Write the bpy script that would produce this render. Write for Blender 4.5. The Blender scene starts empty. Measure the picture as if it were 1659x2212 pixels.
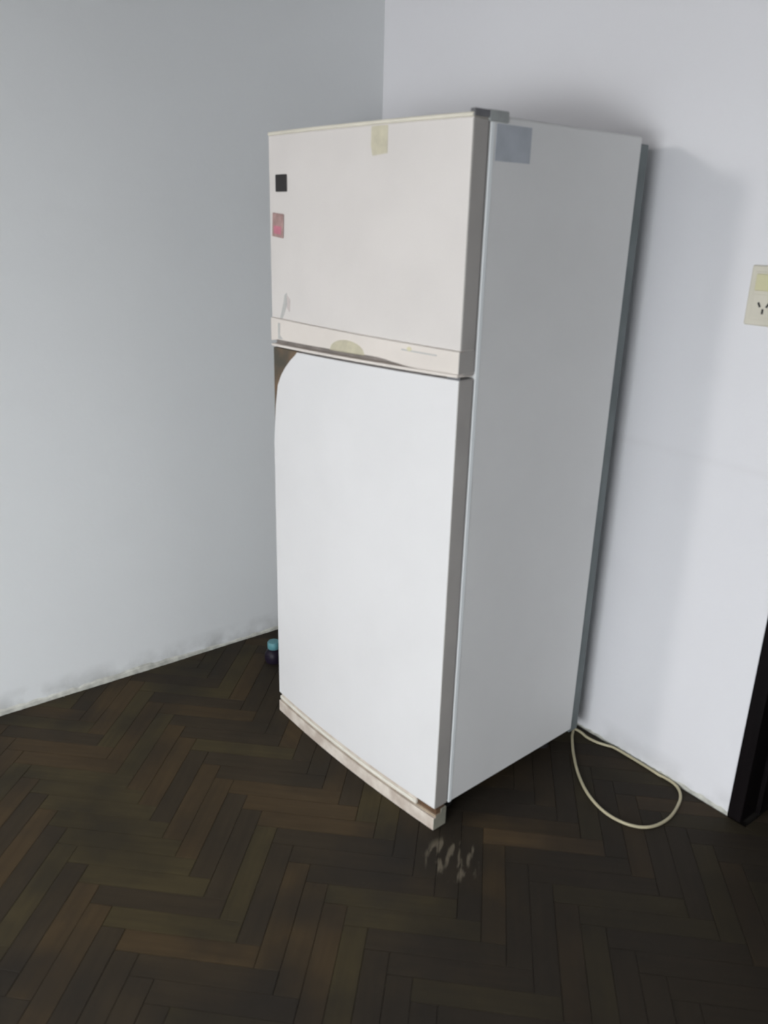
import bpy, bmesh, math, random
from mathutils import Vector, Matrix

# ------------------------------------------------------------------ camera, world, lights, exposure
S = bpy.context.scene
COL = S.collection
IMG_W, IMG_H = 1659, 2212
cam_d = bpy.data.cameras.new('camera')
cam = bpy.data.objects.new('camera', cam_d)
COL.objects.link(cam)
cam_d.sensor_fit = 'VERTICAL'
cam_d.sensor_height = 24.0
cam_d.lens = 24.0 * 1764.7 / IMG_H
cam_d.clip_start = 0.02
# the photograph is soft all over: the lens is focused far beyond the corner
cam_d.dof.use_dof = True
cam_d.dof.focus_distance = 60.0
cam_d.dof.aperture_fstop = 3.8
cam.matrix_world = Matrix(((0.61044394, -0.28277086, 0.73986407, 2.5312976),
                           (0.79164097, 0.18745648, -0.58151925, -1.9340314),
                           (0.02574438, 0.94069161, 0.33828467, 1.5471584),
                           (0, 0, 0, 1)))
S.camera = cam

S.view_settings.view_transform = 'Standard'
S.view_settings.look = 'None'
S.view_settings.gamma = 1
S.view_settings.use_curve_mapping = False
S.view_settings.exposure = 0.05

world = bpy.data.worlds.new('world')
S.world = world
world.use_nodes = True
wb = world.node_tree.nodes['Background']
wb.inputs['Color'].default_value = (0.75, 0.87, 1.0, 1)
wb.inputs['Strength'].default_value = 0.6


def area(name, loc, target, sx, sy, power, color):
    d = bpy.data.lights.new(name, 'AREA')
    d.shape = 'RECTANGLE'
    d.size, d.size_y, d.energy, d.color = sx, sy, power, color
    o = bpy.data.objects.new(name, d)
    COL.objects.link(o)
    o.location = loc
    o.rotation_euler = (Vector(target) - Vector(loc)).to_track_quat('-Z', 'Y').to_euler()
    return o


# daylight through the tall narrow light of the front wall (throws the refrigerator's shadow on the wall)
area('daylight_narrow_window', (0.30, -4.16, 2.29), (1.1, 0.0, 0.3), 0.26, 0.30, 27.0, (1.0, 0.97, 0.96))
# daylight through the wide window of the front wall
area('daylight_wide_window', (2.65, -4.14, 0.95), (2.3, -2.5, -1.0), 1.8, 1.4, 163.0, (0.955, 0.975, 1.0))
# weak fill added from the right, set before the unseen right window
area('side_fill', (4.12, -2.6, 1.2), (1.0, -1.2, 0.0), 1.3, 1.0, 2.0, (0.84, 0.94, 1.0))

random.seed(7)

# ------------------------------------------------------------------ helpers


def nodes_of(m):
    m.use_nodes = True
    nt = m.node_tree
    return nt, nt.nodes['Principled BSDF']


def mat(name, col, rough=0.6, var=0.0, scale=8.0, bump=0.0, bscale=120.0, metal=0.0, col2=None,
        spec=0.5, stretch=None, detail=4.0):
    """Procedural material: noise mixes col and col2, fine noise gives relief."""
    m = bpy.data.materials.new(name)
    nt, b = nodes_of(m)
    b.inputs['Roughness'].default_value = rough
    b.inputs['Metallic'].default_value = metal
    b.inputs['Specular IOR Level'].default_value = spec
    tc = nt.nodes.new('ShaderNodeTexCoord')
    vec = tc.outputs['Object']
    if stretch:
        mp = nt.nodes.new('ShaderNodeMapping')
        mp.inputs['Scale'].default_value = stretch
        nt.links.new(vec, mp.inputs['Vector'])
        vec = mp.outputs['Vector']
    n = nt.nodes.new('ShaderNodeTexNoise')
    n.inputs['Scale'].default_value = scale
    n.inputs['Detail'].default_value = detail
    nt.links.new(vec, n.inputs['Vector'])
    r = nt.nodes.new('ShaderNodeValToRGB')
    c2 = col2 if col2 else tuple(c * (1 - var) for c in col)
    r.color_ramp.elements[0].position = 0.35
    r.color_ramp.elements[1].position = 0.65
    r.color_ramp.elements[0].color = (*c2, 1)
    r.color_ramp.elements[1].color = (*col, 1)
    nt.links.new(n.outputs['Fac'], r.inputs['Fac'])
    nt.links.new(r.outputs['Color'], b.inputs['Base Color'])
    if bump:
        n2 = nt.nodes.new('ShaderNodeTexNoise')
        n2.inputs['Scale'].default_value = bscale
        n2.inputs['Detail'].default_value = 3
        nt.links.new(vec, n2.inputs['Vector'])
        bp = nt.nodes.new('ShaderNodeBump')
        bp.inputs['Strength'].default_value = bump
        bp.inputs['Distance'].default_value = 0.002
        nt.links.new(n2.outputs['Fac'], bp.inputs['Height'])
        nt.links.new(bp.outputs['Normal'], b.inputs['Normal'])
    return m


def math_node(nt, op, a, b=None, clamp=False):
    n = nt.nodes.new('ShaderNodeMath')
    n.operation = op
    n.use_clamp = clamp
    for i, v in enumerate((a, b)):
        if v is None:
            continue
        if isinstance(v, (int, float)):
            n.inputs[i].default_value = v
        else:
            nt.links.new(v, n.inputs[i])
    return n.outputs[0]


def mix_col(nt, fac, a, b):
    n = nt.nodes.new('ShaderNodeMix')
    n.data_type = 'RGBA'
    if isinstance(fac, (int, float)):
        n.inputs[0].default_value = fac
    else:
        nt.links.new(fac, n.inputs[0])
    for i, v in ((6, a), (7, b)):
        if isinstance(v, tuple):
            n.inputs[i].default_value = (*v, 1)
        else:
            nt.links.new(v, n.inputs[i])
    return n.outputs[2]


def wall_mat(name, base, dirt, smear=0.0):
    """Painted plaster, dirt marks of irregular height just above the floor."""
    m = bpy.data.materials.new(name)
    nt, b = nodes_of(m)
    b.inputs['Roughness'].default_value = 0.75
    b.inputs['Specular IOR Level'].default_value = 0.25
    tc = nt.nodes.new('ShaderNodeTexCoord')
    big = nt.nodes.new('ShaderNodeTexNoise')
    big.inputs['Scale'].default_value = 1.7
    big.inputs['Detail'].default_value = 5
    nt.links.new(tc.outputs['Object'], big.inputs['Vector'])
    c1 = mix_col(nt, big.outputs['Fac'], tuple(x * 0.95 for x in base), base)
    sep = nt.nodes.new('ShaderNodeSeparateXYZ')
    nt.links.new(tc.outputs['Object'], sep.inputs[0])
    n = nt.nodes.new('ShaderNodeTexNoise')
    n.inputs['Scale'].default_value = 9
    n.inputs['Detail'].default_value = 6
    nt.links.new(tc.outputs['Object'], n.inputs['Vector'])
    # 1 at the floor, 0 from 7 cm up, broken by noise
    h = math_node(nt, 'DIVIDE', sep.outputs['Z'], 0.085)
    h = math_node(nt, 'SUBTRACT', 1.0, h, True)
    nn = math_node(nt, 'SUBTRACT', n.outputs['Fac'], 0.40)
    nn = math_node(nt, 'MULTIPLY', nn, 5.0, True)
    f = math_node(nt, 'MULTIPLY', h, nn, True)
    f = math_node(nt, 'MULTIPLY', f, dirt)
    c2 = mix_col(nt, f, c1, (0.20, 0.20, 0.17))
    if smear:
        # faint rub mark where furniture stood, about a metre up
        w = math_node(nt, 'SUBTRACT', sep.outputs['Z'], 0.975)
        w = math_node(nt, 'ABSOLUTE', w)
        w = math_node(nt, 'DIVIDE', w, 0.018)
        w = math_node(nt, 'SUBTRACT', 1.0, w, True)
        w = math_node(nt, 'MULTIPLY', w, n.outputs['Fac'])
        w = math_node(nt, 'MULTIPLY', w, smear)
        c2 = mix_col(nt, w, c2, (0.45, 0.42, 0.42))
    nt.links.new(c2, b.inputs['Base Color'])
    n2 = nt.nodes.new('ShaderNodeTexNoise')
    n2.inputs['Scale'].default_value = 60
    n2.inputs['Detail'].default_value = 4
    nt.links.new(tc.outputs['Object'], n2.inputs['Vector'])
    bp = nt.nodes.new('ShaderNodeBump')
    bp.inputs['Strength'].default_value = 0.25
    bp.inputs['Distance'].default_value = 0.002
    nt.links.new(n2.outputs['Fac'], bp.inputs['Height'])
    nt.links.new(bp.outputs['Normal'], b.inputs['Normal'])
    return m


def plank_mat(name, col, dark):
    """Worn parquet wood: grain along the board, grime, and scuffed bare wood in front of the refrigerator."""
    m = bpy.data.materials.new(name)
    nt, b = nodes_of(m)
    b.inputs['Roughness'].default_value = 0.62
    b.inputs['Specular IOR Level'].default_value = 0.12
    tc = nt.nodes.new('ShaderNodeTexCoord')
    mp = nt.nodes.new('ShaderNodeMapping')
    mp.inputs['Scale'].default_value = (6, 70, 6)
    nt.links.new(tc.outputs['Object'], mp.inputs['Vector'])
    oi = nt.nodes.new('ShaderNodeObjectInfo')
    add = nt.nodes.new('ShaderNodeVectorMath')
    add.operation = 'ADD'
    nt.links.new(mp.outputs['Vector'], add.inputs[0])
    cx = nt.nodes.new('ShaderNodeCombineXYZ')
    rr = math_node(nt, 'MULTIPLY', oi.outputs['Random'], 90.0)
    nt.links.new(rr, cx.inputs[0])
    nt.links.new(rr, cx.inputs[2])
    nt.links.new(cx.outputs[0], add.inputs[1])
    g = nt.nodes.new('ShaderNodeTexNoise')
    g.inputs['Scale'].default_value = 1.0
    g.inputs['Detail'].default_value = 6
    nt.links.new(add.outputs[0], g.inputs['Vector'])
    base = mix_col(nt, g.outputs['Fac'], dark, col)
    geo = nt.nodes.new('ShaderNodeNewGeometry')
    grime = nt.nodes.new('ShaderNodeTexNoise')
    grime.inputs['Scale'].default_value = 4.5
    grime.inputs['Detail'].default_value = 7
    nt.links.new(geo.outputs['Position'], grime.inputs['Vector'])
    gf = math_node(nt, 'SUBTRACT', grime.outputs['Fac'], 0.42)
    gf = math_node(nt, 'MULTIPLY', gf, 3.2, True)
    gf = math_node(nt, 'MULTIPLY', gf, 0.7)
    base = mix_col(nt, gf, base, (0.020, 0.017, 0.013))
    # darker and greyer away from a patch beside the refrigerator, edge broken by noise
    dd = nt.nodes.new('ShaderNodeVectorMath')
    dd.operation = 'DISTANCE'
    nt.links.new(geo.outputs['Position'], dd.inputs[0])
    dd.inputs[1].default_value = (0.72, -1.12, 0)
    far = math_node(nt, 'SUBTRACT', dd.outputs['Value'], 0.42)
    far = math_node(nt, 'ADD', far, math_node(nt, 'MULTIPLY', math_node(nt, 'SUBTRACT', grime.outputs['Fac'], 0.5), 1.2))
    far = math_node(nt, 'MULTIPLY', far, 2.2, True)
    far = math_node(nt, 'MULTIPLY', far, 0.55)
    base = mix_col(nt, far, base, (0.021, 0.0185, 0.016))
    # bare scraped wood near the right front corner of the refrigerator
    d = nt.nodes.new('ShaderNodeVectorMath')
    d.operation = 'DISTANCE'
    nt.links.new(geo.outputs['Position'], d.inputs[0])
    d.inputs[1].default_value = (1.335, -0.735, 0)
    near = math_node(nt, 'DIVIDE', d.outputs['Value'], 0.085)
    near = math_node(nt, 'SUBTRACT', 1.0, near, True)
    near = math_node(nt, 'MULTIPLY', near, 4.0, True)
    sc = nt.nodes.new('ShaderNodeTexNoise')
    sc.inputs['Scale'].default_value = 1
    sc.inputs['Detail'].default_value = 3
    mp2 = nt.nodes.new('ShaderNodeMapping')
    mp2.inputs['Scale'].default_value = (11, 55, 1)
    mp3 = nt.nodes.new('ShaderNodeMapping')
    mp3.inputs['Rotation'].default_value = (0, 0, math.radians(48))
    nt.links.new(geo.outputs['Position'], mp3.inputs['Vector'])
    nt.links.new(mp3.outputs['Vector'], mp2.inputs['Vector'])
    nt.links.new(mp2.outputs['Vector'], sc.inputs['Vector'])
    sf = math_node(nt, 'SUBTRACT', sc.outputs['Fac'], 0.52)
    sf = math_node(nt, 'MULTIPLY', sf, 14.0, True)
    sf = math_node(nt, 'MULTIPLY', sf, near, True)
    base = mix_col(nt, sf, base, (0.13, 0.11, 0.08))
    nt.links.new(base, b.inputs['Base Color'])
    bp = nt.nodes.new('ShaderNodeBump')
    bp.inputs['Strength'].default_value = 0.3
    bp.inputs['Distance'].default_value = 0.001
    nt.links.new(g.outputs['Fac'], bp.inputs['Height'])
    nt.links.new(bp.outputs['Normal'], b.inputs['Normal'])
    return m


def mesh_obj(name, verts, faces, material, parent=None, loc=(0, 0, 0), bevel=0.0, segs=2, smooth=False):
    me = bpy.data.meshes.new(name)
    me.from_pydata([tuple(v) for v in verts], [], faces)
    me.materials.append(material)
    me.update()
    bm = bmesh.new()
    bm.from_mesh(me)
    bmesh.ops.recalc_face_normals(bm, faces=bm.faces)
    bm.to_mesh(me)
    bm.free()
    if smooth:
        for p in me.polygons:
            p.use_smooth = True
    o = bpy.data.objects.new(name, me)
    COL.objects.link(o)
    o.location = loc
    if parent:
        o.parent = parent
    if bevel:
        md = o.modifiers.new('bevel', 'BEVEL')
        md.width = bevel
        md.segments = segs
        md.limit_method = 'ANGLE'
        md.angle_limit = math.radians(40)
        for p in me.polygons:
            p.use_smooth = True
        wn = o.modifiers.new('wn', 'WEIGHTED_NORMAL')
        wn.keep_sharp = True
    return o


BOXF = [(0, 1, 3, 2), (4, 6, 7, 5), (0, 4, 5, 1), (2, 3, 7, 6), (0, 2, 6, 4), (1, 5, 7, 3)]


def box_v(x0, x1, y0, y1, z0, z1):
    return [(x, y, z) for x in (x0, x1) for y in (y0, y1) for z in (z0, z1)]


def box(name, x0, x1, y0, y1, z0, z1, material, parent=None, bevel=0.0, segs=2):
    return mesh_obj(name, box_v(x0, x1, y0, y1, z0, z1), BOXF, material, parent, bevel=bevel, segs=segs)


def boxes(name, lst, material, parent=None, bevel=0.0):
    v, f = [], []
    for b in lst:
        k = len(v)
        v += box_v(*b)
        f += [tuple(i + k for i in q) for q in BOXF]
    return mesh_obj(name, v, f, material, parent, bevel=bevel)


def tag(o, label=None, cat=None, group=None, kind=None):
    if label:
        o['label'] = label
    if cat:
        o['category'] = cat
    if group:
        o['group'] = group
    if kind:
        o['kind'] = kind
    return o


def empty(name, loc, rz=0):
    o = bpy.data.objects.new(name, None)
    COL.objects.link(o)
    o.location = loc
    o.rotation_euler = (0, 0, rz)
    return o


def tube(name, pts, r, material, parent=None, sides=10, closed=False):
    """Sweep a circle along a smooth curve through pts."""
    P = [Vector(p) for p in pts]
    fine = []
    n = len(P)
    for i in range(n - 1):
        p0, p1, p2, p3 = P[max(i - 1, 0)], P[i], P[i + 1], P[min(i + 2, n - 1)]
        for k in range(6):
            t = k / 6
            fine.append(0.5 * ((2 * p1) + (-p0 + p2) * t + (2 * p0 - 5 * p1 + 4 * p2 - p3) * t * t +
                               (-p0 + 3 * p1 - 3 * p2 + p3) * t ** 3))
    fine.append(P[-1])
    v, f = [], []
    for i, c in enumerate(fine):
        d = (fine[min(i + 1, len(fine) - 1)] - fine[max(i - 1, 0)]).normalized()
        s = d.cross(Vector((0, 0, 1)))
        if s.length < 1e-4:
            s = Vector((1, 0, 0))
        s.normalize()
        u = s.cross(d)
        for k in range(sides):
            a = 2 * math.pi * k / sides
            v.append(c + r * (math.cos(a) * s + math.sin(a) * u))
        if i:
            b0, b1 = (i - 1) * sides, i * sides
            for k in range(sides):
                k2 = (k + 1) % sides
                f.append((b0 + k, b0 + k2, b1 + k2, b1 + k))
    f.append(tuple(range(sides)))
    f.append(tuple(reversed(range(len(v) - sides, len(v)))))
    return mesh_obj(name, v, f, material, parent, smooth=True)


def lathe(name, prof, material, parent=None, loc=(0, 0, 0), sides=28, smooth=True):
    v, f = [], []
    for r, z in prof:
        for k in range(sides):
            a = 2 * math.pi * k / sides
            v.append((r * math.cos(a), r * math.sin(a), z))
    for i in range(len(prof) - 1):
        for k in range(sides):
            k2 = (k + 1) % sides
            f.append((i * sides + k, i * sides + k2, (i + 1) * sides + k2, (i + 1) * sides + k))
    f.append(tuple(reversed(range(sides))))
    f.append(tuple(range((len(prof) - 1) * sides, len(prof) * sides)))
    o = mesh_obj(name, v, f, material, parent, loc=loc, smooth=smooth)
    md = o.modifiers.new('es', 'EDGE_SPLIT')
    md.split_angle = math.radians(45)
    return o


# ------------------------------------------------------------------ materials
M_wall_l = wall_mat('wall_paint_left', (0.795, 0.812, 0.815), 0.55)
M_wall_b = wall_mat('wall_paint_back', (0.80, 0.80, 0.825), 0.25, 0.12)
M_wall = wall_mat('wall_paint', (0.78, 0.78, 0.78), 0.2)
M_ceil = mat('ceiling_low_bounce', (0.20, 0.20, 0.20), 0.9, 0.05, 2, 0.2, 60)  # out-of-view ceiling made dark so less light bounces onto the walls
M_plaster = mat('broken_plaster', (0.62, 0.62, 0.56), 0.9, 0.35, 30, 0.5, 90)
M_sub = mat('subfloor', (0.018, 0.015, 0.012), 0.9, 0.3, 10)
M_dark_wood = mat('dark_stained_wood', (0.0045, 0.003, 0.0035), 0.6, 0.4, 4, 0.2, 60, spec=0.12, stretch=(12, 12, 1))
M_enamel = mat('white_enamel', (0.73, 0.725, 0.725), 0.42, 0.03, 5, spec=0.35)
M_enamel_up = mat('cream_enamel', (0.69, 0.655, 0.625), 0.45, 0.05, 5, spec=0.35)
M_side = mat('side_panel_enamel', (0.735, 0.735, 0.725), 0.5, 0.04, 3, 0.15, 260, spec=0.35)
M_doorside = mat('door_edge_plastic', (0.40, 0.38, 0.355), 0.5, 0.12, 6)
M_edge_light = mat('flange_edge_light', (0.86, 0.89, 0.90), 0.35, 0.04, 8)  # light caught by the rounded cabinet flange, painted as a pale colour
M_cream = mat('cream_plastic', (0.735, 0.68, 0.625), 0.45, 0.07, 9)
M_yellow = mat('yellowed_plastic', (0.72, 0.685, 0.58), 0.5, 0.10, 10)
M_groove = mat('grimy_groove', (0.26, 0.23, 0.21), 0.8, 0.3, 20)
M_gasket = mat('grey_gasket', (0.24, 0.23, 0.22), 0.8, 0.2, 20)
M_recess = mat('brown_grip_plastic', (0.17, 0.11, 0.065), 0.7, 0.1, 14, col2=(0.07, 0.062, 0.045))
M_hinge = mat('grey_hinge_plastic', (0.36, 0.38, 0.37), 0.5, 0.15, 30)
M_hinge_gap = mat('dark_hinge_and_gap', (0.14, 0.14, 0.15), 0.5, 0.2, 30)  # steel of the hinge plate, also the painted shade of the door gap
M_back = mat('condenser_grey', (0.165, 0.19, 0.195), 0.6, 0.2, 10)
M_black = mat('black_rubber', (0.012, 0.011, 0.012), 0.7, 0.2, 20)
M_plinth = mat('dirty_cream_plinth', (0.66, 0.60, 0.53), 0.6, 0.2, 22, 0.3, 90, col2=(0.46, 0.39, 0.33))
M_plinth_side = mat('grimy_shaded_plinth_end', (0.26, 0.25, 0.20), 0.8, 0.25, 20)  # dirt plus the dim bounce on the end face, both in the colour
M_groove_b = mat('stained_groove', (0.36, 0.28, 0.20), 0.8, 0.35, 40)
M_ledge = mat('plinth_ledge_cream', (0.76, 0.73, 0.65), 0.5, 0.12, 18)
M_rust = mat('rusty_steel', (0.13, 0.07, 0.035), 0.85, 0.4, 40)
M_tape = mat('yellowed_tape', (0.60, 0.56, 0.42), 0.6, 0.15, 45)
M_badge = mat('brassy_badge', (0.56, 0.52, 0.38), 0.5, 0.14, 50)
M_mag_b = mat('black_magnet', (0.016, 0.014, 0.013), 0.6, 0.2, 30)
M_mag_p = mat('pink_magnet_picture', (0.52, 0.16, 0.20), 0.6, 0.1, 26, col2=(0.24, 0.17, 0.15))
M_label = mat('faded_label', (0.44, 0.47, 0.51), 0.6, 0.12, 20)
M_residue = mat('grey_residue', (0.50, 0.50, 0.48), 0.8, 0.12, 60)
M_residue_p = mat('pinkish_residue', (0.58, 0.52, 0.50), 0.8, 0.1, 60)
M_stain = mat('yellow_stain', (0.70, 0.66, 0.44), 0.7, 0.1, 60)
M_cord = mat('beige_cord_rubber', (0.50, 0.45, 0.30), 0.55, 0.12, 30)
M_socket = mat('cream_socket_plastic', (0.66, 0.63, 0.53), 0.5, 0.06, 12)
M_switch = mat('yellowed_switch_plastic', (0.64, 0.61, 0.38), 0.45, 0.08, 12)
M_jar = mat('dark_purple_jar', (0.012, 0.008, 0.018), 0.45, 0.2, 20, spec=0.2)
M_lid = mat('teal_lid', (0.10, 0.27, 0.30), 0.5, 0.15, 30)
M_frame = mat('white_window_frame', (0.7, 0.7, 0.7), 0.5, 0.05, 8)
M_glass = mat('window_glass', (0.9, 0.95, 0.95), 0.05)
M_glass.node_tree.nodes['Principled BSDF'].inputs['Transmission Weight'].default_value = 1.0

PW = [plank_mat('parquet_brown', (0.074, 0.050, 0.024), (0.038, 0.026, 0.014)),
      plank_mat('parquet_olive', (0.068, 0.053, 0.024), (0.036, 0.028, 0.015)),
      plank_mat('parquet_dark', (0.050, 0.037, 0.022), (0.026, 0.020, 0.013)),
      plank_mat('parquet_tan', (0.120, 0.078, 0.036), (0.062, 0.041, 0.022))]

# ------------------------------------------------------------------ room shell
RX, RY, RZ = 4.2, -4.2, 2.8
DX0, DX1, DZ = 1.6657, 2.60, 2.06          # doorway in the back wall
WT = 0.20

w = box('wall_left', -WT, 0, RY - WT, WT, -0.03, RZ, M_wall_l)
tag(w, 'plain pale grey plaster wall left of the refrigerator, chipped along its foot', 'wall', kind='structure')
# broken plaster lip along the foot of the left wall
v, f = [], []
rs = random.Random(3)
N = 150
y = -3.2
for i in range(N + 1):
    yy = -3.2 + 3.18 * i / N
    big = 0.5 + 0.5 * math.sin(yy * 7.3) * math.sin(yy * 3.1 + 1)
    hgt = 0.008 + 0.014 * big + rs.uniform(0, 0.008)
    th = 0.003 + 0.005 * big * rs.uniform(0.5, 1)
    k = len(v)
    v += [(-0.002, yy, -0.008), (th, yy, -0.008), (th * 0.8, yy, hgt * 0.6), (-0.002, yy, hgt)]
    if i:
        for a in range(4):
            b = (a + 1) % 4
            f.append((k - 4 + a, k - 4 + b, k + b, k + a))
f += [(0, 1, 2, 3), tuple(len(v) - 4 + a for a in (3, 2, 1, 0))]
mesh_obj('plaster_lip', v, f, M_plaster, w)

w = boxes('wall_back', [(0, DX0 - 0.002, 0, WT, -0.03, RZ), (DX1, RX + WT, 0, WT, -0.03, RZ),
                        (DX0 - 0.002, DX1, 0, WT, DZ, RZ)], M_wall_b)
tag(w, 'bluish white plaster wall behind the refrigerator, carrying the wall socket', 'wall', kind='structure')
v, f = [], []
rs = random.Random(5)
N = 70
for i in range(N + 1):
    xx = 0.9 + (DX0 - 0.90) * i / N
    hgt = 0.004 + rs.uniform(0, 0.007) + 0.006 * max(0, math.sin(xx * 9))
    th = 0.002 + rs.uniform(0, 0.003)
    k = len(v)
    v += [(xx, 0.002, -0.008), (xx, -th, -0.008), (xx, -th * 0.8, hgt * 0.6), (xx, 0.002, hgt)]
    if i:
        for a in range(4):
            b = (a + 1) % 4
            f.append((k - 4 + a, k - 4 + b, k + b, k + a))
f += [(0, 1, 2, 3), tuple(len(v) - 4 + a for a in (3, 2, 1, 0))]
mesh_obj('plaster_lip', v, f, M_plaster, w)

# right wall with a window opening (out of view)
w = boxes('wall_right', [(RX, RX + WT, RY - WT, -3.3, -0.03, RZ), (RX, RX + WT, -1.9, 0, -0.03, RZ),
                         (RX, RX + WT, -3.3, -1.9, -0.03, 0.7), (RX, RX + WT, -3.3, -1.9, 2.0, RZ)], M_wall)
tag(w, 'plain white plaster wall on the right, with a window', 'wall', kind='structure')
# front wall with a wide window and a small high one (out of view, behind the camera)
w = boxes('wall_front', [(0, 0.14, RY - WT, RY, -0.03, RZ), (0.46, RX, RY - WT, RY, 2.48, RZ),
                         (0.14, 0.46, RY - WT, RY, -0.03, 2.10), (0.14, 0.46, RY - WT, RY, 2.48, RZ),
                         (3.5, RX, RY - WT, RY, -0.03, 2.48), (1.6, 3.5, RY - WT, RY, -0.03, 0.2),
                         (1.6, 3.5, RY - WT, RY, 1.7, 2.48), (0.46, 1.6, RY - WT, RY, -0.03, 2.48)], M_wall)
tag(w, 'white plaster wall behind the camera, with a wide window and a small high window', 'wall', kind='structure')
c = box('ceiling', -WT, RX + WT, RY - WT, WT, RZ, RZ + 0.1, M_ceil)
tag(c, 'unseen plaster ceiling of the room, grey to cut bounced light', 'ceiling', kind='structure')


def window(name, x0, x1, z0, z1, axis, pos, label, nx):
    e = empty(name, (0, 0, 0))
    tag(e, label, 'window', kind='structure')

    def bb(nm, a0, a1, d0, d1, h0, h1, m):
        if axis == 'y':
            box(nm, a0, a1, pos + d0, pos + d1, h0, h1, m, e)
        else:
            box(nm, pos - d1, pos - d0, a0, a1, h0, h1, m, e)
    t = 0.04
    bb('window_frame', x0, x0 + t, -0.12, -0.06, z0, z1, M_frame)
    bb('window_frame', x1 - t, x1, -0.12, -0.06, z0, z1, M_frame)
    bb('window_frame', x0 + t, x1 - t, -0.12, -0.06, z0, z0 + t, M_frame)
    bb('window_frame', x0 + t, x1 - t, -0.12, -0.06, z1 - t, z1, M_frame)
    ww = (x1 - x0 - 2 * t) / nx
    for i in range(nx):
        a = x0 + t + i * ww
        if i:
            bb('mullion', a - 0.015, a + 0.015, -0.12, -0.06, z0 + t, z1 - t, M_frame)
        g = 0.015 if nx > 1 else 0.0
        bb('pane', a + (g if i else 0), a + ww - (g if i < nx - 1 else 0), -0.094, -0.088, z0 + t, z1 - t, M_glass)
    return e


window('window_1', 1.6, 3.5, 0.2, 1.7, 'y', RY, 'wide window behind the camera', 3)
window('window_2', 0.14, 0.46, 2.10, 2.48, 'y', RY, 'small high window behind the camera', 1)
window('window_3', -3.3, -1.9, 0.7, 2.0, 'x', RX, 'window in the right wall', 2)

# small hall behind the doorway
w = boxes('wall_hall', [(0.9, 1.0, WT, 2.0, -0.03, RZ), (3.2, 3.3, WT, 2.0, -0.03, RZ),
                        (0.9, 3.3, 2.0, 2.1, -0.03, RZ), (0.9, 3.3, WT, 2.0, RZ, RZ + 0.1)], M_wall)
tag(w, 'unlit plaster walls of the hall beyond the dark doorway', 'wall', kind='structure')

# doorway: dark frame
d = empty('door_1', (DX0, 0, 0))
tag(d, 'nearly black wooden door frame at the right edge of the picture', 'door', kind='structure')
ct, cw = 0.006, 0.040
y0, y1 = -ct, WT + 0.01
for s, xa in ((1, 0.0), (-1, DX1 - DX0)):
    a, b = (xa, xa + cw) if s > 0 else (xa - cw, xa)
    box('door_jamb', a, b, y0, y1, 0.0, DZ, M_dark_wood, d, bevel=0.003)
    a, b = (xa + cw, xa + cw + 0.014) if s > 0 else (xa - cw - 0.014, xa - cw)
    box('door_stop', a, b, 0.07, 0.11, 0.0, DZ - 0.04, M_dark_wood, d, bevel=0.002)
box('door_head', cw, DX1 - DX0 - cw, y0, y1, DZ - 0.04, DZ, M_dark_wood, d, bevel=0.003)

# ------------------------------------------------------------------ parquet floor (herringbone at 45 degrees to the walls)
fl = boxes('floor', [(-WT, RX + WT, RY - WT, WT + 0.001, -0.05, -0.009), (0.9, 3.3, WT + 0.001, 2.1, -0.05, -0.009)], M_sub)
tag(fl, 'worn dark brown herringbone parquet floor', 'floor', kind='structure')
PL, PWD, GAP = 0.318, 0.0578, 0.0011
R2 = math.sqrt(0.5)


def uv2xy(u, vv):
    return ((u + vv) * R2, (u - vv) * R2)


def clip(poly, rect):
    x0, x1, ya, yb = rect
    for ax, val, sgn in ((0, x0, 1), (0, x1, -1), (1, ya, 1), (1, yb, -1)):
        out = []
        for i in range(len(poly)):
            p, q = poly[i - 1], poly[i]
            dp, dq = (p[ax] - val) * sgn, (q[ax] - val) * sgn
            if dp >= 0:
                out.append(p)
                if dq < 0:
                    t = dp / (dp - dq)
                    out.append((p[0] + t * (q[0] - p[0]), p[1] + t * (q[1] - p[1])))
            elif dq >= 0:
                t = dp / (dp - dq)
                out.append((p[0] + t * (q[0] - p[0]), p[1] + t * (q[1] - p[1])))
        poly = out
        if len(poly) < 3:
            return []
    return poly


def parea(p):
    return abs(sum(p[i - 1][0] * p[i][1] - p[i][0] * p[i - 1][1] for i in range(len(p)))) / 2


cam_inv = cam.matrix_world.inverted()


def proj(x, yy, z=0.0):
    q = cam_inv @ Vector((x, yy, z))
    if q.z > -0.05:
        return None
    return (IMG_W / 2 + 1764.7 * q.x / -q.z, IMG_H / 2 - 1764.7 * q.y / -q.z)


planks = []
U0, V0 = -0.715, 1.396
rects = [(0.001, RX - 0.001, RY + 0.001, -0.0065), (DX0 + cw + 0.016, DX1 - cw - 0.016, -0.0065, WT + 0.001),
         (1.0, 3.2, WT + 0.012, 1.99)]
for m_ in range(-12, 16):
    for k in range(-90, 110):
        for typ in (0, 1):
            if typ == 0:
                u, vv = U0 + k * PWD + m_ * PL, V0 + k * PWD - m_ * PL
                du, dv = PL, PWD
            else:
                u, vv = U0 + k * PWD + m_ * PL + PL, V0 + k * PWD - m_ * PL + PWD - PL
                du, dv = PWD, PL
            cx, cy = uv2xy(u + du / 2, vv + dv / 2)
            if cx < -0.4 or cx > RX + 0.4 or cy < RY - 0.4 or cy > 2.2:
                continue
            g = GAP / 2
            poly = [uv2xy(a, b) for a, b in ((u + g, vv + g), (u + du - g, vv + g), (u + du - g, vv + dv - g), (u + g, vv + dv - g))]
            full = parea(poly)
            for ri, rc in enumerate(rects):
                pc = clip(poly, rc)
                if pc and parea(pc) > 2e-5:
                    planks.append((typ, (cx, cy), pc, parea(pc) > full * 0.999, ri, k, m_))
            # outside every rect: dropped

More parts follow.
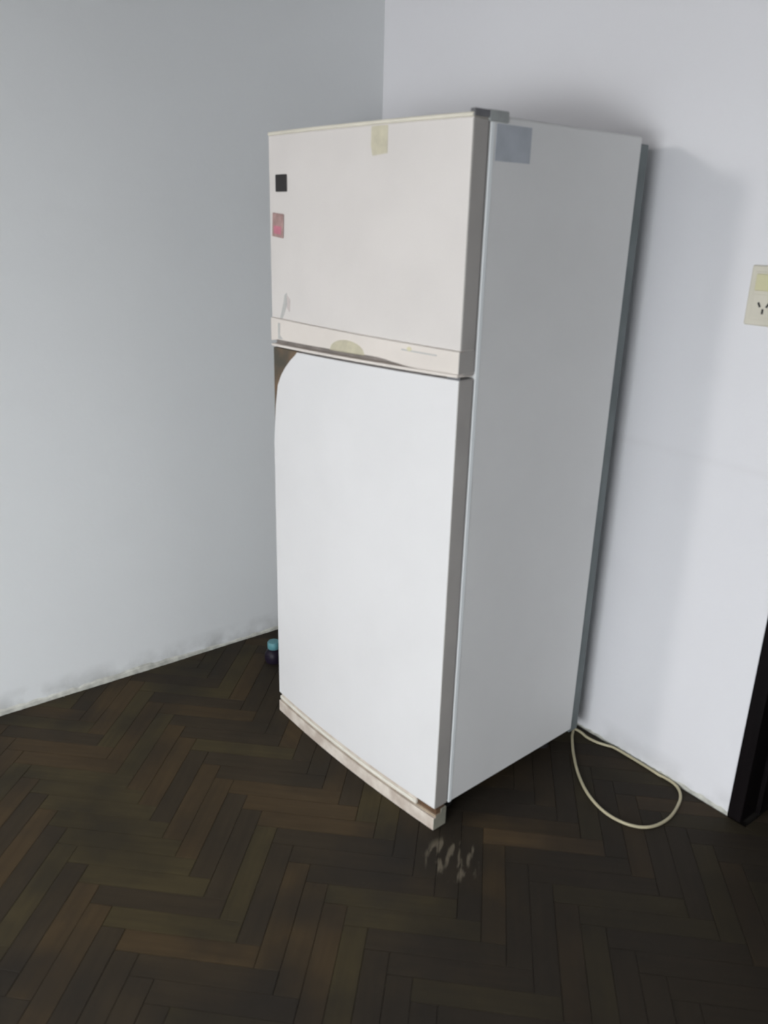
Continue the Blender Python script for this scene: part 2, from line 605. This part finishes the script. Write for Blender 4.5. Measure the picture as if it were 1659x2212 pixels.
# how large each plank shows (pixels, only the floor in the frame and not under the refrigerator)
FX, FY, FR = 1.2257, -0.6613, 0.0541


def floc(x, yy):
    c_, s_ = math.cos(FR), math.sin(FR)
    a, b = x - FX, yy - FY
    return (c_ * a + s_ * b, -s_ * a + c_ * b)


def shows(pl):
    cx = sum(p[0] for p in pl[2]) / len(pl[2])
    cy = sum(p[1] for p in pl[2]) / len(pl[2])
    lx, ly = floc(cx, cy)
    if -0.72 < lx < -0.02 and -0.04 < ly < 0.53:
        return 0.0
    pts = [proj(*p) for p in pl[2]]
    if any(p is None for p in pts):
        return 0.0
    pp = clip(pts, (0, IMG_W, 0, IMG_H))
    return parea(pp) if len(pp) > 2 else 0.0


scored = sorted(((shows(p), i) for i, p in enumerate(planks)), reverse=True)
single = {i for sc_, i in scored[:295] if sc_ > 15}


def chamfer_prism(poly, z, c=0.0006, zb=-0.009):
    """Board: vertical sides, small chamfer round the top."""
    cx = sum(p[0] for p in poly) / len(poly)
    cy = sum(p[1] for p in poly) / len(poly)
    n = len(poly)
    v_ = [(p[0], p[1], zb) for p in poly] + [(p[0], p[1], z - c) for p in poly]
    for p in poly:
        dx, dy = cx - p[0], cy - p[1]
        L = math.hypot(dx, dy) or 1
        v_.append((p[0] + dx / L * c * 1.4, p[1] + dy / L * c * 1.4, z))
    f_ = [tuple(reversed(range(n))), tuple(range(2 * n, 3 * n))]
    for i in range(n):
        j = (i + 1) % n
        f_ += [(i, j, n + j, n + i), (n + i, n + j, 2 * n + j, 2 * n + i)]
    return v_, f_


def tone(k, m_, typ, cx, cy):
    r_ = random.Random(k * 977 + m_ * 131 + typ * 7).random()
    bias = max(0.0, min(1.0, (cx - cy - 1.6) / 1.4))   # more dark boards towards the right and front
    if r_ < 0.03:
        return 3 if bias < 0.45 else 1
    if r_ < 0.30 + 0.45 * bias:
        return 2
    return 1 if r_ < 0.68 + 0.2 * bias else 0


# shared meshes for whole boards
shared = []
hl, hw = PL / 2 - GAP / 2, PWD / 2 - GAP / 2
for mi in range(4):
    v_, f_ = chamfer_prism([(-hl, -hw), (hl, -hw), (hl, hw), (-hl, hw)], 0.0)
    me = bpy.data.meshes.new('board_shape')
    me.from_pydata(v_, [], f_)
    me.materials.append(PW[mi])
    me.update()
    shared.append(me)

def near_px(cx, cy, px):
    p = proj(cx, cy)
    return p and math.hypot(p[0] - px[0], p[1] - px[1])


# boards that show clearly lighter in the photograph
best = {}
for px, mi in (((645, 1728), 3), ((220, 1728), 1), ((690, 1700), 0), ((300, 1850), 1), ((250, 1590), 0)):
    cands = [(near_px(*planks[i][1], px), i) for i in single if planks[i][0] == 0]
    cands = [c_ for c_ in cands if c_[0]]
    if cands:
        best[min(cands)[1]] = mi

rest = [[], []]
for i, (typ, (cx, cy), pc, whole, ri, k, m_) in enumerate(planks):
    mi = best.get(i, tone(k, m_, typ, cx, cy))
    r_ = random.Random(i)
    dz = r_.uniform(-0.0005, 0.0)
    if i in single:
        ang = math.radians(45 if typ == 0 else -45)
        if whole:
            o = bpy.data.objects.new('plank', shared[mi])
            COL.objects.link(o)
        else:
            ca, sa = math.cos(-ang), math.sin(-ang)
            lp = [((p[0] - cx) * ca - (p[1] - cy) * sa, (p[0] - cx) * sa + (p[1] - cy) * ca) for p in pc]
            ar = sum(lp[j - 1][0] * lp[j][1] - lp[j][0] * lp[j - 1][1] for j in range(len(lp)))
            if ar < 0:
                lp.reverse()
            v_, f_ = chamfer_prism(lp, 0.0)
            o = mesh_obj('plank', v_, f_, PW[mi])
        o.parent = fl
        o.location = (cx, cy, dz)
        o.rotation_euler = (r_.uniform(-0.002, 0.002), 0, ang)
    else:
        rest[0 if mi in (0, 3, 1) else 1].append((pc, dz))
for j, lst in enumerate(rest):
    v, f = [], []
    for pc, dz in lst:
        v_, f_ = chamfer_prism(pc, dz)
        kk = len(v)
        v += v_
        f += [tuple(a + kk for a in q) for q in f_]
    o = mesh_obj('remaining_planks', v, f, PW[0 if j == 0 else 2], fl)
    o['kind'] = 'stuff'

# ------------------------------------------------------------------ refrigerator
FW, FD, FT, HT, BUL = 0.736, 0.5435, 0.050, 1.750, 0.015
fr = empty('refrigerator', (FX, FY, 0), FR)
tag(fr, 'tall old white two-door refrigerator standing in the corner', 'refrigerator')


def fy(x):
    """front surface of the doors in plan: gently bowed outwards"""
    t = (x + FW / 2) / (FW / 2)
    return -FT - BUL * (1 - t * t)


def slab(name, x0, x1, zlo, zhi, material, off=0.0, back=-0.004, n=28, bevel=0.004, segs=3, xs=None, mats=None, parent=None):
    """Upright slab following the bowed front. zlo / zhi may be functions of x. off > 0 stands proud."""
    xs = xs or [x0 + (x1 - x0) * i / n for i in range(n + 1)]
    zl = zlo if callable(zlo) else (lambda x: zlo)
    zh = zhi if callable(zhi) else (lambda x: zhi)
    v_, f_ = [], []
    for x in xs:
        yb = (fy(x) - off + back) if back > 0 else back
        v_ += [(x, fy(x) - off, zl(x)), (x, fy(x) - off, zh(x)), (x, yb, zh(x)), (x, yb, zl(x))]
    for i in range(len(xs) - 1):
        a, b = i * 4, i * 4 + 4
        for k in range(4):
            k2 = (k + 1) % 4
            f_.append((a + k, a + k2, b + k2, b + k))
    f_ += [(0, 1, 2, 3), tuple(len(v_) - 4 + a for a in (3, 2, 1, 0))]
    o = mesh_obj(name, v_, f_, material, parent or fr, bevel=bevel, segs=segs)
    if mats:
        o.data.materials.append(mats)
        for p in o.data.polygons:
            if abs(p.normal.x) > 0.9:
                p.material_index = 1
    return o


# body
box('cabinet', -FW, 0, 0, FD, 0.0636, HT, M_side, fr, bevel=0.007, segs=3)
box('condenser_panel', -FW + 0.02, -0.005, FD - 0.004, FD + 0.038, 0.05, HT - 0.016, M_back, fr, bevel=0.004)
box('compressor_tray', -FW + 0.06, -0.05, 0.36, FD, 0.035, 0.066, M_black, fr)
for x, yy in ((-0.06, 0.05), (-FW + 0.06, 0.05), (-0.06, FD - 0.06), (-FW + 0.06, FD - 0.06)):
    lathe('foot', [(0.018, 0.0), (0.020, 0.004), (0.020, 0.012), (0.008, 0.014), (0.008, 0.066)], M_black, fr, (x, yy, 0), 16)

SEAM = lambda x: 1.197 + 0.022 * (x + 0.736) / 0.75          # the line between the doors rises slightly to the right
# upper door
ud = slab('upper_door', -FW, 0, 1.279, HT - 0.008, M_enamel_up, mats=M_doorside)
slab('door_core', -FW + 0.001, -0.0005, lambda x: SEAM(x) + 0.006, 1.281, M_groove, off=-0.015, bevel=0.002, mats=M_doorside, parent=ud)
slab('top_trim', -FW, 0.0, HT - 0.009, HT, M_yellow, off=0.002, bevel=0.003, mats=M_doorside, parent=ud)


def trim_low(x):
    z = SEAM(x) + 0.0235
    if x > -0.28:
        t = min(1.0, (x + 0.28) / 0.16)
        t = t * t * (3 - 2 * t)
        z -= 0.0125 * t
    if x < -0.70:
        z -= 0.006 * (-0.70 - x) / 0.036
    return z


tr = slab('handle_trim', -FW, 0.0, trim_low, 1.279, M_cream, off=0.0035, bevel=0.002, n=40, mats=M_doorside, parent=ud)
slab('grip_lip', -FW - 0.001, -0.004, lambda x: SEAM(x) + 0.003, lambda x: SEAM(x) + 0.0105, M_cream, off=0.002, bevel=0.002,
     parent=ud)
# thin raised line along the right half of the trim
slab('trim_line', -0.175, -0.065, 1.2620, 1.2650, M_residue, off=0.0042, bevel=0.0, n=8, parent=ud)

# half-oval badge at the lower edge of the trim
v, f = [], []
n = 22
cxb, hb = -0.374, 0.070
rows = 6
for i in range(n + 1):
    t = -1 + 2 * i / n
    x = cxb + hb * t
    top = 0.030 * math.sqrt(max(0.0, 1 - t * t))
    for j in range(rows + 1):
        s = j / rows
        z = trim_low(x) - 0.001 + top * s
        prd = 0.0036 + 0.004 * math.sqrt(max(0, 1 - t * t)) * math.sqrt(max(0, 1 - s * s))
        v.append((x, fy(x) - prd, z))
for i in range(n):
    for j in range(rows):
        a = i * (rows + 1) + j
        f.append((a, a + 1, a + rows + 2, a + rows + 1))
k0 = len(v)
for i in range(n + 1):
    x = cxb + hb * (-1 + 2 * i / n)
    v.append((x, fy(x) + 0.004, trim_low(x) - 0.001))
for i in range(n):
    f.append((i * (rows + 1), (i + 1) * (rows + 1), k0 + i + 1, k0 + i))
mesh_obj('badge', v, f, M_badge, ud, smooth=True)

# lower door with the hollow grip cut out of its upper left corner
CUT = [(-0.740, 0.860), (-0.738, 0.896), (-0.7305, 0.968), (-0.7215, 1.038), (-0.709, 1.094), (-0.690, 1.124), (-0.668, 1.148),
       (-0.640, 1.172), (-0.613, 1.191)]


def low_top(x):
    if x <= CUT[0][0]:
        return CUT[0][1]
    for (xa, za), (xb, zb) in zip(CUT, CUT[1:]):
        if x <= xb:
            return za + (zb - za) * (x - xa) / (xb - xa)
    return SEAM(x) - 0.002


xs = [-0.736, -0.7335, -0.7305, -0.726, -0.7215, -0.715, -0.709, -0.699, -0.690, -0.679, -0.668, -0.654, -0.640, -0.626, -0.613, -0.605]
xs += [-0.605 + 0.605 * i / 24 for i in range(1, 25)]
ld = slab('lower_door', -FW, 0, 0.0690, low_top, M_enamel, xs=xs, mats=M_doorside, bevel=0.003)
slab('grip_recess', -FW - 0.007, -0.600, 0.87, lambda x: SEAM(x) - 0.002, M_recess, off=-0.009, n=8, bevel=0.0, parent=ld)
# gaskets behind the doors and in the gap between them
box('gasket', -FW + 0.008, -0.003, -0.0085, 0.0005, 1.232, HT - 0.01, M_gasket, fr)
box('gasket', -FW + 0.008, -0.003, -0.0085, 0.0005, 0.075, 1.212, M_gasket, fr)
box('flange_light_strip', -0.003, 0.0009, 0.0015, 0.0125, 0.066, HT - 0.015, M_edge_light, fr, bevel=0.0008)  # thin pale strip painted in for the flange's highlight
# dark strip standing for the shade in the gap between the doors
slab('seam_gap_shade', -0.035, 0.0012, lambda x: SEAM(x) - 0.003, lambda x: SEAM(x) + 0.004, M_hinge_gap, off=-0.001, back=0.0006, n=6, bevel=0.0)
# top hinge cover
hc = box('hinge_cover', -0.012, 0.003, -0.006, 0.052, HT - 0.014, HT + 0.008, M_hinge, fr, bevel=0.003)
box('hinge_plate', -0.012, 0.002, -0.049, -0.004, HT - 0.008, HT + 0.007, M_hinge_gap, hc, bevel=0.002)

# plinth under the lower door
pl = slab('plinth', -FW, 0.0, 0.0, 0.0385, M_plinth, off=0.001, back=-0.004, bevel=0.002, mats=M_plinth_side)
slab('plinth_groove', -FW + 0.001, -0.001, 0.036, 0.046, M_groove_b, off=-0.007, back=-0.006, bevel=0.0, mats=M_plinth_side, parent=pl)
slab('plinth_ledge', -FW, -0.070, 0.0425, 0.0545, M_ledge, off=-0.003, back=-0.01, bevel=0.003, parent=pl)
slab('plinth_rail', -FW + 0.004, -0.072, 0.053, 0.070, M_plinth, off=-0.008, back=-0.01, bevel=0.001, parent=pl)
slab('bottom_hinge', -0.071, -0.003, 0.0380, 0.0690, M_rust, off=-0.010, back=-0.01, bevel=0.001, parent=pl)
slab('plinth_corner', -0.016, 0.0, 0.038, 0.058, M_plinth_side, off=-0.026, back=-0.004, n=4, bevel=0.002, parent=pl)


def decal(name, poly, material, parent, off=0.0, th=0.0008):
    """Flat sticker following the bowed door front; poly in (x, z)."""
    n_ = len(poly)
    v_ = [(x, fy(x) - off - th, z) for x, z in poly] + [(x, fy(x) - off + 0.0005, z) for x, z in poly]
    f_ = [tuple(range(n_)), tuple(reversed(range(n_, 2 * n_)))]
    for i in range(n_):
        j = (i + 1) % n_
        f_.append((i, j, n_ + j, n_ + i))
    return mesh_obj(name, v_, f_, material, parent)


o = decal('tape_strip', [(-0.297, 1.738), (-0.270, 1.7385), (-0.243, 1.738), (-0.243, 1.682), (-0.268, 1.680), (-0.292, 1.678), (-0.298, 1.70)],
          M_tape, ud)
tag(o, 'yellowed tape strip')
o = decal('residue_mark', [(-0.662, 1.345), (-0.650, 1.352), (-0.652, 1.318), (-0.662, 1.300), (-0.676, 1.281), (-0.688, 1.2805), (-0.676, 1.305), (-0.668, 1.325)],
          M_residue, ud)
tag(o, 'thin grey glue residue')
decal('residue_mark', [(-0.650, 1.347), (-0.634, 1.335), (-0.637, 1.302), (-0.650, 1.312)], M_residue_p, ud)
o = decal('residue_mark', [(-0.694, 1.268), (-0.683, 1.268), (-0.685, 1.235), (-0.668, 1.226), (-0.694, 1.224)], M_residue, ud, off=0.0035)
decal('stain', [(-0.158, 1.269), (-0.150, 1.273), (-0.142, 1.269), (-0.145, 1.263), (-0.155, 1.263)], M_stain, ud, off=0.0035)

# faded label near the top of the side
sl = mesh_obj('side_label', box_v(-0.001, 0.0007, 0.018, 0.128, 1.664, 1.734), BOXF, M_label, fr)
tag(sl, 'faded blue-grey label')


def magnet(name, x0, x1, z0, z1, material, tilt, label, inner=None):
    cx, cz = (x0 + x1) / 2, (z0 + z1) / 2
    c_, s_ = math.cos(FR), math.sin(FR)
    ly = fy(cx)
    slope = math.atan2(fy(cx + 0.01) - fy(cx - 0.01), 0.02)
    e = empty(name, (FX + c_ * cx - s_ * ly, FY + s_ * cx + c_ * ly, cz), FR + slope)
    hx, hz = (x1 - x0) / 2, (z1 - z0) / 2
    b = box('magnet_plate', -hx, hx, -0.004, 0.0, -hz, hz, material, e, bevel=0.002)
    b.rotation_euler = (0, tilt, 0)
    if inner:
        b = box('picture', -hx * 0.62, hx * 0.70, -0.0046, -0.0035, -hz * 0.72, -hz * 0.05, inner, e)
        b.rotation_euler = (0, tilt, 0)
    return tag(e, label, 'magnet', 'magnets on the refrigerator door')


M_pic = mat('pink_picture', (0.56, 0.19, 0.25), 0.6, 0.2, 60)
M_mag_p2 = mat('brownish_pink_magnet', (0.42, 0.27, 0.25), 0.6, 0.25, 60)
magnet('refrigerator_magnet', -0.696, -0.641, 1.605, 1.647, M_mag_b, 0.0,
       'small black rectangular magnet near the upper left corner of the refrigerator door')
magnet('refrigerator_magnet', -0.716, -0.660, 1.492, 1.552, M_mag_p2, math.radians(4),
       'small pink and brown magnet below the black one on the refrigerator door', M_pic)

# ------------------------------------------------------------------ power cord: loop on the floor behind the refrigerator
CPX = [(1236, 1592), (1239, 1628), (1251, 1676), (1274, 1720), (1312, 1758), (1362, 1782), (1408, 1785), (1446, 1766),
       (1467, 1734), (1469, 1712), (1457, 1693), (1430, 1673)]


def floor_pt(uu, vv, z=0.005):
    d_ = cam.matrix_world.to_3x3() @ Vector(((uu - IMG_W / 2) / 1764.7, -(vv - IMG_H / 2) / 1764.7, -1))
    o_ = cam.matrix_world.translation
    t = (z - o_.z) / d_.z
    return o_ + t * d_


pts = [Vector((1.03, -0.045, 0.005)), Vector((1.085, -0.028, 0.005)), floor_pt(1237, 1571)] + [floor_pt(*p) for p in CPX]
pts += [Vector((1.455, -0.012, 0.005)), Vector((1.40, -0.010, 0.005)), Vector((1.34, -0.010, 0.005)), Vector((1.285, -0.012, 0.005))]
pts += [floor_pt(*p) for p in ((1312, 1610), (1290, 1603), (1268, 1592), (1248, 1577))]
pts += [Vector((1.08, -0.055, 0.005)), Vector((1.03, -0.075, 0.005))]
for p in pts:
    p.y = min(p.y, -0.0095)
    p.z = 0.0042
o = tube('power_cord', pts, 0.0042, M_cord)
tag(o, 'beige power cord looped on the floor between refrigerator and doorway', 'cord')

# ------------------------------------------------------------------ wall socket plate
sx0, sx1, sz0, sz1 = 1.4685, 1.5585, 1.328, 1.466
e = empty('wall_socket', ((sx0 + sx1) / 2, 0, (sz0 + sz1) / 2))
tag(e, 'cream wall plate with switch above and socket below, at the right edge', 'socket')
hx, hz = (sx1 - sx0) / 2, (sz1 - sz0) / 2
pt = box('cover_plate', -hx, hx, -0.009, 0, -hz, hz, M_socket, e, bevel=0.004, segs=3)
box('inner_frame', -hx + 0.013, hx - 0.013, -0.0115, -0.006, -hz + 0.014, hz - 0.014, M_socket, e, bevel=0.0015)
box('switch_rocker', -hx + 0.017, hx - 0.017, -0.0155, -0.010, 0.012, 0.050, M_switch, e, bevel=0.002)
sk = box('socket_insert', -hx + 0.017, hx - 0.017, -0.0130, -0.010, -0.050, 0.004, M_socket, e, bevel=0.0015)


def slot(cx, cz, ang, w_=0.005, h_=0.012):
    b = box('slot', -w_ / 2, w_ / 2, -0.0134, -0.0120, -h_ / 2, h_ / 2, M_black, sk)
    b.location = (cx, 0, cz)
    b.rotation_euler = (0, math.radians(ang), 0)


slot(-0.0105, -0.020, -30)
slot(0.0105, -0.020, 30)
slot(0.0, -0.035, 0)

# ------------------------------------------------------------------ little jar left of the refrigerator
P = floor_pt(592, 1428, 0.0)
e = empty('small_jar', (P.x, P.y, 0))
tag(e, 'small dark purple jar with a teal lid on the floor left of the refrigerator', 'jar')
lathe('jar_body', [(0.024, 0.0), (0.031, 0.004), (0.034, 0.016), (0.033, 0.032), (0.027, 0.045), (0.018, 0.052), (0.018, 0.060)], M_jar, e)
lathe('lid', [(0.0215, 0.056), (0.0225, 0.058), (0.0225, 0.078), (0.020, 0.082), (0.006, 0.083)], M_lid, e)
